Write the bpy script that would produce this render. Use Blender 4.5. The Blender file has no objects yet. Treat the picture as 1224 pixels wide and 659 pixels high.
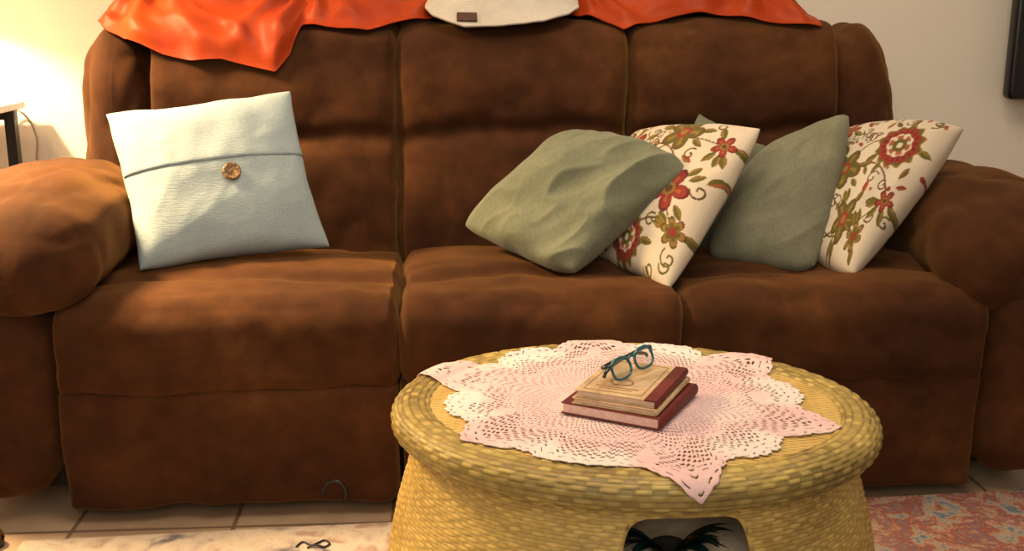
import bpy, math, random
import numpy as np
from mathutils import Vector, Matrix, noise
from mathutils.bvhtree import BVHTree
random.seed(4); rng=np.random.default_rng(4)
scn=bpy.context.scene; COL=scn.collection
PI=math.pi
# ------------------------------------------------------------------ camera
F=1312.0; P=math.radians(13.65); A=math.radians(3.8); CAM=Vector((0,-2.195,1.05))
ca,sa,cp,sp=math.cos(A),math.sin(A),math.cos(P),math.sin(P)
RT=Vector((ca,-sa,0)); FH=Vector((sa,ca,0)); ZZ=Vector((0,0,1))
FW=FH*cp-ZZ*sp; UP=FH*sp+ZZ*cp
def ray(u,v): return RT*((u-612)/F)+UP*((329.5-v)/F)+FW
def at(u,v,Y):
    d=ray(u,v); t=(Y-CAM.y)/d.y; return CAM+d*t
def atz(u,v,z):
    d=ray(u,v); t=(z-CAM.z)/d.z; return CAM+d*t
cd=bpy.data.cameras.new('camera'); co=bpy.data.objects.new('camera',cd); COL.objects.link(co)
cd.sensor_fit='HORIZONTAL'; cd.sensor_width=36; cd.lens=36*F/1224
M=Matrix((RT,UP,-FW)).transposed().to_4x4(); M.translation=CAM; co.matrix_world=M
scn.camera=co
scn.view_settings.view_transform='Standard'
# ------------------------------------------------------------------ materials
def new_mat(name):
    m=bpy.data.materials.new(name); m.use_nodes=True
    nt=m.node_tree; return m,nt,nt.nodes['Principled BSDF']
def N(nt,t,**k):
    n=nt.nodes.new(t)
    for a,b in k.items(): setattr(n,a,b)
    return n
def math_n(nt,op,a,b=None):
    n=N(nt,'ShaderNodeMath',operation=op)
    for i,x in enumerate((a,b)):
        if x is None: continue
        if isinstance(x,(int,float)): n.inputs[i].default_value=x
        else: nt.links.new(x,n.inputs[i])
    return n.outputs[0]
def c4(c): return (c[0],c[1],c[2],1)
def mat_noise(name,cols,scale=5,rough=.8,bump=0,bscale=200,sheen=0,stint=(1,1,1),detail=4,spec=.3,metal=0,fine=None,coat=0,bdist=.003,span=(.32,.68),aniso=None,srough=.5):
    m,nt,b=new_mat(name); L=nt.links.new
    tc=N(nt,'ShaderNodeTexCoord'); n=N(nt,'ShaderNodeTexNoise'); n.inputs['Scale'].default_value=scale; n.inputs['Detail'].default_value=detail
    L(tc.outputs['Object'],n.inputs['Vector'])
    r=N(nt,'ShaderNodeValToRGB'); e=r.color_ramp.elements
    k=len(cols)
    e[0].position=span[0]; e[0].color=c4(cols[0]); e[1].position=span[1]; e[1].color=c4(cols[-1])
    for i in range(1,k-1):
        x=e.new(span[0]+(span[1]-span[0])*i/(k-1)); x.color=c4(cols[i])
    L(n.outputs['Fac'],r.inputs['Fac']); out=r.outputs['Color']
    if fine:
        n2=N(nt,'ShaderNodeTexNoise'); n2.inputs['Scale'].default_value=fine[0]; n2.inputs['Detail'].default_value=3
        L(tc.outputs['Object'],n2.inputs['Vector'])
        mr=N(nt,'ShaderNodeMapRange'); mr.inputs['From Min'].default_value=.3; mr.inputs['From Max'].default_value=.7
        mr.inputs['To Min'].default_value=1-fine[1]; mr.inputs['To Max'].default_value=1+fine[1]
        L(n2.outputs['Fac'],mr.inputs['Value'])
        mx=N(nt,'ShaderNodeVectorMath',operation='SCALE'); L(out,mx.inputs[0]); L(mr.outputs[0],mx.inputs['Scale']); out=mx.outputs[0]
    L(out,b.inputs['Base Color'])
    b.inputs['Roughness'].default_value=rough; b.inputs['Specular IOR Level'].default_value=spec; b.inputs['Metallic'].default_value=metal
    b.inputs['Sheen Weight'].default_value=sheen; b.inputs['Sheen Tint'].default_value=c4(stint); b.inputs['Coat Weight'].default_value=coat
    b.inputs['Sheen Roughness'].default_value=srough
    if bump:
        nb=N(nt,'ShaderNodeTexNoise'); nb.inputs['Scale'].default_value=bscale; nb.inputs['Detail'].default_value=3
        src=tc.outputs['Object']
        if aniso:
            mp=N(nt,'ShaderNodeMapping'); mp.inputs['Scale'].default_value=aniso; L(src,mp.inputs[0]); src=mp.outputs[0]
        L(src,nb.inputs['Vector'])
        bp=N(nt,'ShaderNodeBump'); bp.inputs['Strength'].default_value=bump; bp.inputs['Distance'].default_value=bdist
        L(nb.outputs['Fac'],bp.inputs['Height']); L(bp.outputs['Normal'],b.inputs['Normal'])
    return m
def mat_attr(name,rough=.85,sheen=.1,bump=.2,bscale=500,spec=.25):
    m,nt,b=new_mat(name); L=nt.links.new
    a=N(nt,'ShaderNodeAttribute'); a.attribute_name='Col'
    tc=N(nt,'ShaderNodeTexCoord'); n=N(nt,'ShaderNodeTexNoise'); n.inputs['Scale'].default_value=bscale
    L(tc.outputs['Object'],n.inputs['Vector'])
    mr=N(nt,'ShaderNodeMapRange'); mr.inputs['To Min'].default_value=.88; mr.inputs['To Max'].default_value=1.1; L(n.outputs['Fac'],mr.inputs['Value'])
    mx=N(nt,'ShaderNodeVectorMath',operation='SCALE'); L(a.outputs['Color'],mx.inputs[0]); L(mr.outputs[0],mx.inputs['Scale'])
    L(mx.outputs[0],b.inputs['Base Color']); b.inputs['Roughness'].default_value=rough
    b.inputs['Sheen Weight'].default_value=sheen; b.inputs['Specular IOR Level'].default_value=spec
    bp=N(nt,'ShaderNodeBump'); bp.inputs['Strength'].default_value=bump; bp.inputs['Distance'].default_value=.002
    L(n.outputs['Fac'],bp.inputs['Height']); L(bp.outputs['Normal'],b.inputs['Normal'])
    return m
def mat_weave(name,c1,c2,row,stake,strength=.6,rough=.6):
    m,nt,b=new_mat(name); L=nt.links.new
    tc=N(nt,'ShaderNodeTexCoord'); s=N(nt,'ShaderNodeSeparateXYZ'); L(tc.outputs['Object'],s.inputs[0])
    y=math_n(nt,'DIVIDE',s.outputs['Y'],row); x=math_n(nt,'DIVIDE',s.outputs['X'],stake)
    fl=math_n(nt,'FLOOR',y)
    ph=math_n(nt,'MULTIPLY',math_n(nt,'ADD',x,fl),PI)
    ov=math_n(nt,'MULTIPLY_ADD',math_n(nt,'SINE',ph),.4); ov.node.inputs[2].default_value=.6
    h=math_n(nt,'MULTIPLY',math_n(nt,'ABSOLUTE',math_n(nt,'SINE',math_n(nt,'MULTIPLY',y,PI))),ov)
    n=N(nt,'ShaderNodeTexNoise'); n.inputs['Scale'].default_value=14; n.inputs['Detail'].default_value=4; L(tc.outputs['Object'],n.inputs['Vector'])
    f=math_n(nt,'ADD',math_n(nt,'MULTIPLY',h,.6),math_n(nt,'MULTIPLY',n.outputs['Fac'],.7))  # weave height drives colour too: crevice shade painted between strands
    r=N(nt,'ShaderNodeValToRGB'); e=r.color_ramp.elements; e[0].position=.3; e[0].color=c4(c1); e[1].position=.75; e[1].color=c4(c2)
    L(f,r.inputs['Fac']); L(r.outputs['Color'],b.inputs['Base Color']); b.inputs['Roughness'].default_value=rough
    bp=N(nt,'ShaderNodeBump'); bp.inputs['Strength'].default_value=strength; bp.inputs['Distance'].default_value=.004
    L(h,bp.inputs['Height']); L(bp.outputs['Normal'],b.inputs['Normal'])
    return m
def mat_plain(name,c,rough=.5,metal=0,spec=.5,coat=0,scale=60,var=.12):
    return mat_noise(name,[tuple(x*(1-var) for x in c),tuple(min(1,x*(1+var)) for x in c)],scale,rough,0,100,metal=metal,spec=spec,coat=coat)

SUEDE=mat_noise('brown_suede',[(.026,.0085,.0036),(.044,.0148,.0055),(.064,.0226,.0074),(.122,.047,.0132)],2.6,.86,.20,60,sheen=.20,stint=(.95,.48,.16),detail=9,spec=.12,fine=(24,.23),span=(.29,.74),srough=.5)
DARK=mat_plain('dark_lining',(.012,.007,.005),.9)
BLUE=mat_noise('pale_blue_cotton',[(.32,.40,.425),(.38,.46,.48)],9,.9,.32,260,sheen=.12,fine=(160,.06),aniso=(.15,1,1.6))
GREEN=mat_noise('sage_cotton',[(.138,.151,.097),(.178,.191,.127)],10,.9,.25,420,sheen=.15,fine=(150,.10))
GREEN2=mat_noise('olive_sage_cotton',[(.170,.172,.110),(.212,.213,.142)],10,.9,.25,420,sheen=.15,fine=(150,.10))
FLORAL=mat_attr('floral_print')
ORANGE=mat_noise('orange_satin',[(.29,.027,.0028),(.39,.046,.0043)],6,.52,.12,60,sheen=0,spec=.2)
CREAM=mat_noise('cream_fleece',[(.46,.42,.36),(.57,.52,.45)],12,.95,.7,120,sheen=.2)
LEATHER=mat_plain('brown_leather_tag',(.06,.02,.012),.6)
WOODBTN=mat_noise('coconut_button',[(.07,.03,.01),(.17,.09,.03),(.34,.21,.09)],140,.4,.5,140,span=(.36,.62))
WICKER=mat_attr('yellow_wicker',.5,0,.25,160,.4)
WTOP=mat_weave('yellow_wicker_top',(.30,.17,.036),(.70,.49,.15),.0055,.015,.5)
LINING=mat_noise('lightened_wicker_lining',[(.66,.54,.36),(.80,.70,.52)],40,.7,.4,120)  # paler than the wicker, standing in for light inside the table
DOILY=mat_attr('crochet_cotton',.95,.12,.4,420,.15)
MAROON=mat_noise('maroon_cloth_cover',[(.095,.013,.013),(.15,.024,.022)],30,.6,.2,300)
PAGES=mat_noise('aged_pages',[(.60,.44,.30),(.72,.56,.41)],120,.9)
PINKP=mat_noise('pinkish_pages',[(.68,.46,.40),(.78,.56,.49)],120,.9)
TEAL=mat_plain('teal_acetate',(.006,.10,.14),.18,coat=.6)
DTEAL=mat_plain('dark_acetate',(.006,.016,.024),.22,coat=.5)
BLACK=mat_plain('black_metal',(.012,.012,.012),.4)
WHITE=mat_plain('white_lacquer',(.75,.72,.68),.35)
CORD=mat_plain('beige_cord',(.42,.33,.24),.5)
SCREEN=mat_plain('black_plastic',(.010,.010,.010),.25)
BRASS=mat_plain('brushed_brass',(.55,.38,.16),.35,metal=1)
SLIP=mat_noise('brown_leather',[(.09,.035,.012),(.19,.08,.025)],40,.5)
LEAF=mat_noise('dark_green_leaf',[(.002,.011,.009),(.004,.026,.020)],30,.20,spec=.6,coat=.5)
POT=mat_plain('dark_clay_pot',(.02,.015,.012),.7)
INK=mat_plain('brown_ink',(.22,.12,.06),.7)
WALL=mat_noise('warm_white_plaster',[(.84,.775,.67),(.88,.82,.72)],1.4,.85,.25,70,detail=5,spec=.2,bdist=.002)
CEIL=mat_plain('ceiling_paint',(.78,.74,.67),.9)
# lens
m,nt,b=new_mat('clear_lens'); L=nt.links.new
tr=N(nt,'ShaderNodeBsdfTransparent'); tr.inputs[0].default_value=(.90,.94,.94,1); gl=N(nt,'ShaderNodeBsdfGlossy'); gl.inputs['Roughness'].default_value=.05
mx=N(nt,'ShaderNodeMixShader'); mx.inputs[0].default_value=.22; L(tr.outputs[0],mx.inputs[1]); L(gl.outputs[0],mx.inputs[2])
L(mx.outputs[0],nt.nodes['Material Output'].inputs['Surface']); LENS=m
# lamp shade
m,nt,b=new_mat('linen_shade'); L=nt.links.new
tl=N(nt,'ShaderNodeBsdfTranslucent'); tl.inputs[0].default_value=(.85,.72,.52,1); df=N(nt,'ShaderNodeBsdfDiffuse'); df.inputs[0].default_value=(.75,.66,.5,1)
mx=N(nt,'ShaderNodeMixShader'); mx.inputs[0].default_value=.4; L(tl.outputs[0],mx.inputs[1]); L(df.outputs[0],mx.inputs[2])
L(mx.outputs[0],nt.nodes['Material Output'].inputs['Surface']); SHADE=m
# tan printed cover
m,nt,b=new_mat('tan_printed_cover'); L=nt.links.new
tc=N(nt,'ShaderNodeTexCoord'); n=N(nt,'ShaderNodeTexNoise'); n.inputs['Scale'].default_value=45; n.inputs['Detail'].default_value=6; L(tc.outputs['Object'],n.inputs['Vector'])
r=N(nt,'ShaderNodeValToRGB'); e=r.color_ramp.elements; e[0].position=.3; e[0].color=(.38,.25,.13,1); e[1].position=.62; e[1].color=(.58,.42,.25,1)
L(n.outputs['Fac'],r.inputs['Fac']); L(r.outputs['Color'],b.inputs['Base Color']); b.inputs['Roughness'].default_value=.5; TANC=m
# floor tiles
m,nt,b=new_mat('beige_tile'); L=nt.links.new
tc=N(nt,'ShaderNodeTexCoord'); br=N(nt,'ShaderNodeTexBrick'); br.offset=0; br.inputs['Scale'].default_value=1; br.inputs['Brick Width'].default_value=.33; br.inputs['Row Height'].default_value=.33
br.inputs['Mortar Size'].default_value=.005; br.inputs['Color1'].default_value=(.42,.29,.19,1); br.inputs['Color2'].default_value=(.50,.36,.245,1); br.inputs['Mortar'].default_value=(.20,.13,.085,1)
mp=N(nt,'ShaderNodeMapping'); mp.inputs['Location'].default_value=(.11,.06,0); L(tc.outputs['Object'],mp.inputs[0]); L(mp.outputs[0],br.inputs['Vector'])
n=N(nt,'ShaderNodeTexNoise'); n.inputs['Scale'].default_value=9; n.inputs['Detail'].default_value=6; L(tc.outputs['Object'],n.inputs['Vector'])
mr=N(nt,'ShaderNodeMapRange'); mr.inputs['To Min'].default_value=.60; mr.inputs['To Max'].default_value=1.2; L(n.outputs['Fac'],mr.inputs['Value'])
sc=N(nt,'ShaderNodeVectorMath',operation='SCALE'); L(br.outputs['Color'],sc.inputs[0]); L(mr.outputs[0],sc.inputs['Scale']); L(sc.outputs[0],b.inputs['Base Color']); b.inputs['Roughness'].default_value=.28; TILE=m
# rug
m,nt,b=new_mat('distressed_rug'); L=nt.links.new
tc=N(nt,'ShaderNodeTexCoord')
n1=N(nt,'ShaderNodeTexNoise'); n1.inputs['Scale'].default_value=13; n1.inputs['Detail'].default_value=10; n1.inputs['Roughness'].default_value=.73; n1.inputs['Distortion'].default_value=.4; L(tc.outputs['Object'],n1.inputs['Vector'])
r1=N(nt,'ShaderNodeValToRGB'); e=r1.color_ramp.elements; e[0].position=.30; e[0].color=(.05,.07,.12,1); e[1].position=.72; e[1].color=(.36,.19,.06,1)
for p_,c_ in ((.39,(.11,.15,.20,1)),(.44,(.33,.27,.21,1)),(.48,(.33,.17,.11,1)),(.52,(.25,.045,.03,1)),(.555,(.14,.12,.14,1)),(.59,(.34,.11,.05,1)),(.63,(.36,.28,.20,1)),(.67,(.14,.16,.19,1))):
    x=e.new(p_); x.color=c_
L(n1.outputs['Fac'],r1.inputs['Fac'])
sx=N(nt,'ShaderNodeSeparateXYZ'); L(tc.outputs['Object'],sx.inputs[0])
n2=N(nt,'ShaderNodeTexNoise'); n2.inputs['Scale'].default_value=15; n2.inputs['Detail'].default_value=9; n2.inputs['Distortion'].default_value=.6; L(tc.outputs['Object'],n2.inputs['Vector'])
r2=N(nt,'ShaderNodeValToRGB'); e=r2.color_ramp.elements; e[0].position=.30; e[0].color=(.10,.095,.11,1); e[1].position=.68; e[1].color=(.30,.20,.16,1)
for p_,c_ in ((.37,(.22,.18,.17,1)),(.43,(.36,.30,.25,1)),(.55,(.44,.37,.30,1)),(.62,(.38,.31,.25,1))):
    x=e.new(p_); x.color=c_
L(n2.outputs['Fac'],r2.inputs['Fac'])
mr=N(nt,'ShaderNodeMapRange'); mr.inputs['From Min'].default_value=-.1; mr.inputs['From Max'].default_value=.45; L(sx.outputs['X'],mr.inputs['Value'])
mm=N(nt,'ShaderNodeMix',data_type='RGBA'); L(mr.outputs[0],mm.inputs[0]); L(r2.outputs[0],mm.inputs[6]); L(r1.outputs[0],mm.inputs[7])
L(mm.outputs[2],b.inputs['Base Color']); b.inputs['Roughness'].default_value=.95
bp=N(nt,'ShaderNodeBump'); bp.inputs['Strength'].default_value=.6; bp.inputs['Distance'].default_value=.004
n3=N(nt,'ShaderNodeTexNoise'); n3.inputs['Scale'].default_value=300; L(tc.outputs['Object'],n3.inputs['Vector']); L(n3.outputs['Fac'],bp.inputs['Height']); L(bp.outputs[0],b.inputs['Normal']); RUG=m

# ------------------------------------------------------------------ mesh helpers
def mk(name,V,Fc,mat,parent=None,loc=None,rotz=0,smooth=True,col=None,subsurf=0,world=True,solid=0):
    V=np.asarray(V,float)
    if world:
        o0=np.array(parent.location if parent and loc is None else (loc if loc is not None else (0,0,0)),float)
        V=V-o0
    me=bpy.data.meshes.new(name); me.from_pydata([tuple(v) for v in V],[],[tuple(f) for f in Fc]); me.update()
    if smooth: me.polygons.foreach_set('use_smooth',[True]*len(me.polygons))
    if col is not None:
        ca_=me.color_attributes.new('Col','FLOAT_COLOR','POINT')
        c=np.ones((len(V),4),np.float32); c[:,:3]=col; ca_.data.foreach_set('color',c.ravel())
    me.materials.append(mat)
    o=bpy.data.objects.new(name,me); COL.objects.link(o)
    if parent: o.parent=parent
    elif loc is not None: o.location=loc
    o.rotation_euler.z=rotz
    if solid:
        s=o.modifiers.new('solid','SOLIDIFY'); s.thickness=solid; s.offset=0
    if subsurf:
        s=o.modifiers.new('sub','SUBSURF'); s.levels=subsurf; s.render_levels=subsurf
    return o
def thing(name,loc,label,cat,rotz=0,group=None):
    o=bpy.data.objects.new(name,None); COL.objects.link(o); o.location=loc; o.rotation_euler.z=rotz; o.empty_display_size=.05
    return tag(o,label,cat,group)
def tag(o,label,cat,group=None):
    o['label']=label; o['category']=cat
    if group: o['group']=group
    return o
def box_vf(x0,x1,y0,y1,z0,z1):
    V=[(x,y,z) for z in (z0,z1) for y in (y0,y1) for x in (x0,x1)]
    return V,[(0,2,3,1),(4,5,7,6),(0,1,5,4),(2,6,7,3),(0,4,6,2),(1,3,7,5)]
def box(name,x0,x1,y0,y1,z0,z1,mat,parent=None,world=True,bevel=0,loc=None):
    V,Fc=box_vf(x0,x1,y0,y1,z0,z1)
    o=mk(name,V,Fc,mat,parent,loc=loc,smooth=False,world=world)
    if bevel:
        b=o.modifiers.new('bev','BEVEL'); b.width=bevel; b.segments=3
    return o
def pad_vf(x0,x1,y0,y1,z0,z1,r,bulge=(0,0,0),n=(20,20,20),warp=None,amp=.006,fr=5,amp2=.0025,fr2=16,stretch=(1,1,1),seed=0):
    half=np.array([(x1-x0)/2,(y1-y0)/2,(z1-z0)/2]); c=np.array([(x0+x1)/2,(y0+y1)/2,(z0+z1)/2])
    idx={};pts=[];Fc=[]
    def line(k,h,rr):
        f=min(.95,rr/h); g=np.linspace(-1,1,k+1); s=np.sign(g); a=np.abs(g)
        q=.62 if f<.4 else .5
        if f<.15: q=.8
        out=np.where(a<q,a/q*(1-f),1-f+f*(a-q)/(1-q)); return s*out
    gx=[line(n[a],half[a],min(r[a],half[a]*.999)) for a in range(3)]
    def vid(i,j,k):
        key=(i,j,k)
        if key not in idx:
            idx[key]=len(pts); pts.append((gx[0][i],gx[1][j],gx[2][k]))
        return idx[key]
    for k,fl in ((0,1),(n[2],0)):
        for i in range(n[0]):
            for j in range(n[1]):
                q=[vid(i,j,k),vid(i+1,j,k),vid(i+1,j+1,k),vid(i,j+1,k)]; Fc.append(q[::-1] if fl else q)
    for j,fl in ((0,0),(n[1],1)):
        for i in range(n[0]):
            for k in range(n[2]):
                q=[vid(i,j,k),vid(i+1,j,k),vid(i+1,j,k+1),vid(i,j,k+1)]; Fc.append(q[::-1] if fl else q)
    for i,fl in ((0,1),(n[0],0)):
        for j in range(n[1]):
            for k in range(n[2]):
                q=[vid(i,j,k),vid(i,j+1,k),vid(i,j+1,k+1),vid(i,j,k+1)]; Fc.append(q[::-1] if fl else q)
    U=np.array(pts); r=np.minimum(np.array(r),half*.999); p=U*half
    inner=np.clip(p,-(half-r),half-r); d=(p-inner)/r; ln=np.linalg.norm(d,axis=1,keepdims=True); mxn=np.max(np.abs(d),axis=1,keepdims=True); ln[ln==0]=1
    p=inner+d/ln*mxn*r
    for a in range(3):
        o=[q for q in range(3) if q!=a]
        p[:,a]+=bulge[a]*U[:,a]*(1-U[:,o[0]]**2)*(1-U[:,o[1]]**2)
    nrm=U**5; nrm=nrm/np.maximum(np.linalg.norm(nrm,axis=1,keepdims=True),1e-6)
    p=p+c
    st=np.array(stretch)
    for i in range(len(p)):
        q=Vector(p[i]*st)
        h=amp*noise.noise(q*fr+Vector((seed*7.3,seed*1.7,3.1)))+amp2*noise.noise(q*fr2+Vector((seed*3.3,1.2,seed)))
        c_=(1-abs(noise.noise(q*fr2*.55+Vector((seed*1.9,seed*.7,8.2))))*2.4)
        if c_>0: h-=amp2*.7*c_**3
        p[i]+=nrm[i]*h
    if warp is not None: p=warp(p,U)
    return p,Fc
def tube_vf(path,rad,k=8,closed=False):
    pts=[Vector(p) for p in path]; n=len(pts); V=[];Fc=[]
    prev=None
    for i,p in enumerate(pts):
        if closed: t=(pts[(i+1)%n]-pts[i-1])
        else: t=pts[min(i+1,n-1)]-pts[max(i-1,0)]
        t.normalize()
        if prev is None:
            a=Vector((0,0,1)) if abs(t.z)<.9 else Vector((1,0,0)); x=t.cross(a).normalized()
        else:
            x=prev-t*prev.dot(t)
            if x.length<1e-6: x=t.orthogonal()
            x.normalize()
        prev=x; y=t.cross(x)
        rr=rad[i] if hasattr(rad,'__len__') else rad
        for j in range(k):
            a=2*PI*j/k; V.append(p+x*(math.cos(a)*rr)+y*(math.sin(a)*rr))
    m_=n if closed else n-1
    for i in range(m_):
        for j in range(k):
            a=i*k+j; b_=i*k+(j+1)%k; c=((i+1)%n)*k+(j+1)%k; d=((i+1)%n)*k+j
            Fc.append((a,b_,c,d))
    if not closed:
        Fc.append(tuple(range(k))[::-1]); Fc.append(tuple((n-1)*k+j for j in range(k)))
    return V,Fc
def lathe_vf(prof,k=32,c=(0,0,0)):
    V=[];Fc=[]
    for r,z in prof:
        for j in range(k):
            a=2*PI*j/k; V.append((c[0]+r*math.cos(a),c[1]+r*math.sin(a),c[2]+z))
    for i in range(len(prof)-1):
        for j in range(k):
            Fc.append((i*k+j,i*k+(j+1)%k,(i+1)*k+(j+1)%k,(i+1)*k+j))
    return V,Fc
def cat_(a,b):
    V=list(a[0]); n=len(V); return V+list(b[0]), list(a[1])+[tuple(i+n for i in f) for f in b[1]]
def spline(pts,n=12):
    pts=[Vector(p) for p in pts]; out=[]
    for i in range(len(pts)-1):
        p0=pts[max(i-1,0)];p1=pts[i];p2=pts[i+1];p3=pts[min(i+2,len(pts)-1)]
        for s in range(n):
            t=s/n
            out.append(.5*((2*p1)+(p2-p0)*t+(2*p0-5*p1+4*p2-p3)*t*t+(3*p1-p0-3*p2+p3)*t**3))
    out.append(pts[-1]); return out
# ------------------------------------------------------------------ room
def struct(o): o['kind']='structure'; return o
WY=1.14
struct(box('floor',-2.8,3.4,-3.6,WY+.1,-.1,0,TILE))
struct(box('wall_back',-2.8,3.4,WY,WY+.1,0,2.5,WALL))
struct(box('wall_left',-2.9,-2.8,-3.6,WY+.1,0,2.5,WALL))
struct(box('wall_right',3.4,3.5,-3.6,WY+.1,0,2.5,WALL))
struct(box('ceiling',-2.8,3.4,-3.6,WY+.1,2.5,2.6,CEIL))
struct(box('baseboard_back',-2.8,3.4,WY-.015,WY,0,.09,WHITE))
# ------------------------------------------------------------------ sofa
sofa=thing('sofa',(.18,.45,0),'three-seat brown suede reclining sofa along the wall','sofa')
sv=[];sf=[]
def spad(name,*a,**k):
    p,fc=pad_vf(*a,**k)
    off=len(sv); sv.extend([tuple(x) for x in p]); sf.extend([tuple(i+off for i in f) for f in fc])
    return mk(name,p,fc,SUEDE,sofa,subsurf=1)
box('base',-.98,1.33,.06,.86,.05,.40,DARK,sofa)
for x in (-.9,1.26):
    for y in (.30,.8):
        V,Fc=lathe_vf([(0,0),(.028,0),(.03,.06),(0,.06)],20,(x,y,0)); mk('foot',V,Fc,BLACK,sofa)
seats=[(-.799,-.088),(-.092,.507),(.503,1.169)]
backs=[(-.715,-.097),(-.103,.483),(.477,1.025)]
def seat_warp(p,U):
    y=p[:,1]; top=np.clip(U[:,2],0,1)**3; e=np.clip(1-np.abs(U[:,0]),0,.12)/.12
    p[:,2]-=top*.014*np.exp(-((y-.155-.012*np.sin(p[:,0]*9))/.022)**2)*e
    p[:,2]+=top*np.where(y>.155,.006,0)*np.exp(-((y-.23)/.08)**2)
    p[:,2]-=top*np.clip((y-.2)/.4,0,1)*.012
    return p
feet_=[]
for i,(a,b_) in enumerate(seats):
    spad('seat_cushion',a,b_,-.03,.64,.252,.474,(.026,.075,.065),(.0,.006,.018),(44,46,20),seat_warp,.010,4.5,.006,13,seed=i)
    feet_.append(spad('footrest_panel',a+.003,b_-.003,-.024,.10,.020,.296,(.024,.045,.022),(0,.012,0),(40,10,26),None,.010,4.5,.006,13,(2.2,1,.7),seed=i+5))
def lean(k,z0):
    def w(p,U):
        p[:,1]+=(p[:,2]-z0)*k; return p
    return w
def back_warp(p,U):
    z=p[:,2].copy(); f=np.clip(-U[:,1],0,1)**3
    zc=.750+.010*np.sin(p[:,0]*7)+.006*np.sin(p[:,0]*23)
    e=np.clip(1-np.abs(U[:,0]),0,.15)/.15
    p[:,1]+=f*(.024*np.exp(-((z-zc)/.024)**2)-.020*np.exp(-((z-.865)/.085)**2)*e-.012*np.exp(-((z-.61)/.11)**2)*e)
    p[:,1]+=(z-.42)*.20
    return p
for i,(a,b_) in enumerate(backs):
    spad('back_cushion',a,b_,.480,.80,.40,1.022,(.026,.10,.055),(.0,.010,.006),(44,18,64),back_warp,.012,5,.007,13,seed=i+10)
for s,(a,b_) in enumerate(((-.897,-.705),(1.015,1.200))):
    spad('back_wing',a,b_,.50,.86,.40,1.018,(.09,.14,.18),(.008,.0,.0),(22,22,38),lean(.17,.42),.011,5,.010,12,(2.4,1,.7),seed=s+30)
spad('back_shell',-.87,1.17,.72,.99,.05,.985,(.06,.06,.10),(0,0,0),(40,8,24),None,.004,seed=40)
for s,(a,b_) in enumerate(((-1.06,-.793),(1.163,1.43))):
    spad('arm_body',a,b_,-.035,.90,.045,.52,(.09,.06,.13),(.002,.010,.01),(18,38,28),None,.011,5,.006,12,seed=s+50)
def arm_warp(dzz):
    def w_(p,U):
        y=p[:,1]; f=np.clip((.28-y)/.32,0,1)
        p[:,2]-=.055*f**2+dzz
        p[:,2]+=np.sin(y*42+p[:,0]*8)*np.exp(-((y-.05)/.12)**2)*.003
        return p
    return w_
for s,(a,b_) in enumerate(((-1.10,-.69),(1.080,1.47))):
    spad('arm_pad',a,b_,-.045,.72,.465,.688,(.135,.11,.095),(.0,.0,.010),(28,46,20),arm_warp(.0 if s==0 else .030),.014,4.5,.010,11,(1.3,1,1),seed=s+60)
V,Fc=tube_vf(spline([at(384,592,-.037),at(392,578,-.047),at(404,576,-.052),at(413,586,-.050),at(412,600,-.042)],8),.004,8)
mk('pull_strap',[v-Vector(sofa.location) for v in V],Fc,BLACK,feet_[0],world=False)
bvh=BVHTree.FromPolygons([Vector(v) for v in sv],sf)
# ------------------------------------------------------------------ drapes over the back
AXY,AXZ=.80,.86
def dirv(ph): return Vector((0,-math.cos(ph),math.sin(ph)))
gxs=np.arange(-1.05,1.36,.012); gph=np.radians(np.arange(-40,166,3.0))
RB=np.zeros((len(gxs),len(gph)))
for i,x in enumerate(gxs):
    o_=Vector((x,AXY,AXZ))
    for j,ph in enumerate(gph):
        d=dirv(ph); hit=bvh.ray_cast(o_+d*.6,-d,.6); RB[i,j]=(hit[0]-o_).length if hit[0] else 0
R2=RB.copy()
for k in range(1,6):
    R2[k:]=np.maximum(R2[k:],RB[:-k]); R2[:-k]=np.maximum(R2[:-k],RB[k:])
for _ in range(10):
    R2[1:-1]=(R2[:-2]+2*R2[1:-1]+R2[2:])/4
def rlook(x,ph):
    a=min(max((x-gxs[0])/.012,0),len(gxs)-1.001); b_=min(max((ph-gph[0])/(gph[1]-gph[0]),0),len(gph)-1.001)
    i,j=int(a),int(b_); f,g=a-i,b_-j
    r=(R2[i,j]*(1-f)+R2[i+1,j]*f)*(1-g)+(R2[i,j+1]*(1-f)+R2[i+1,j+1]*f)*g
    return max(r,.13)
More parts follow.
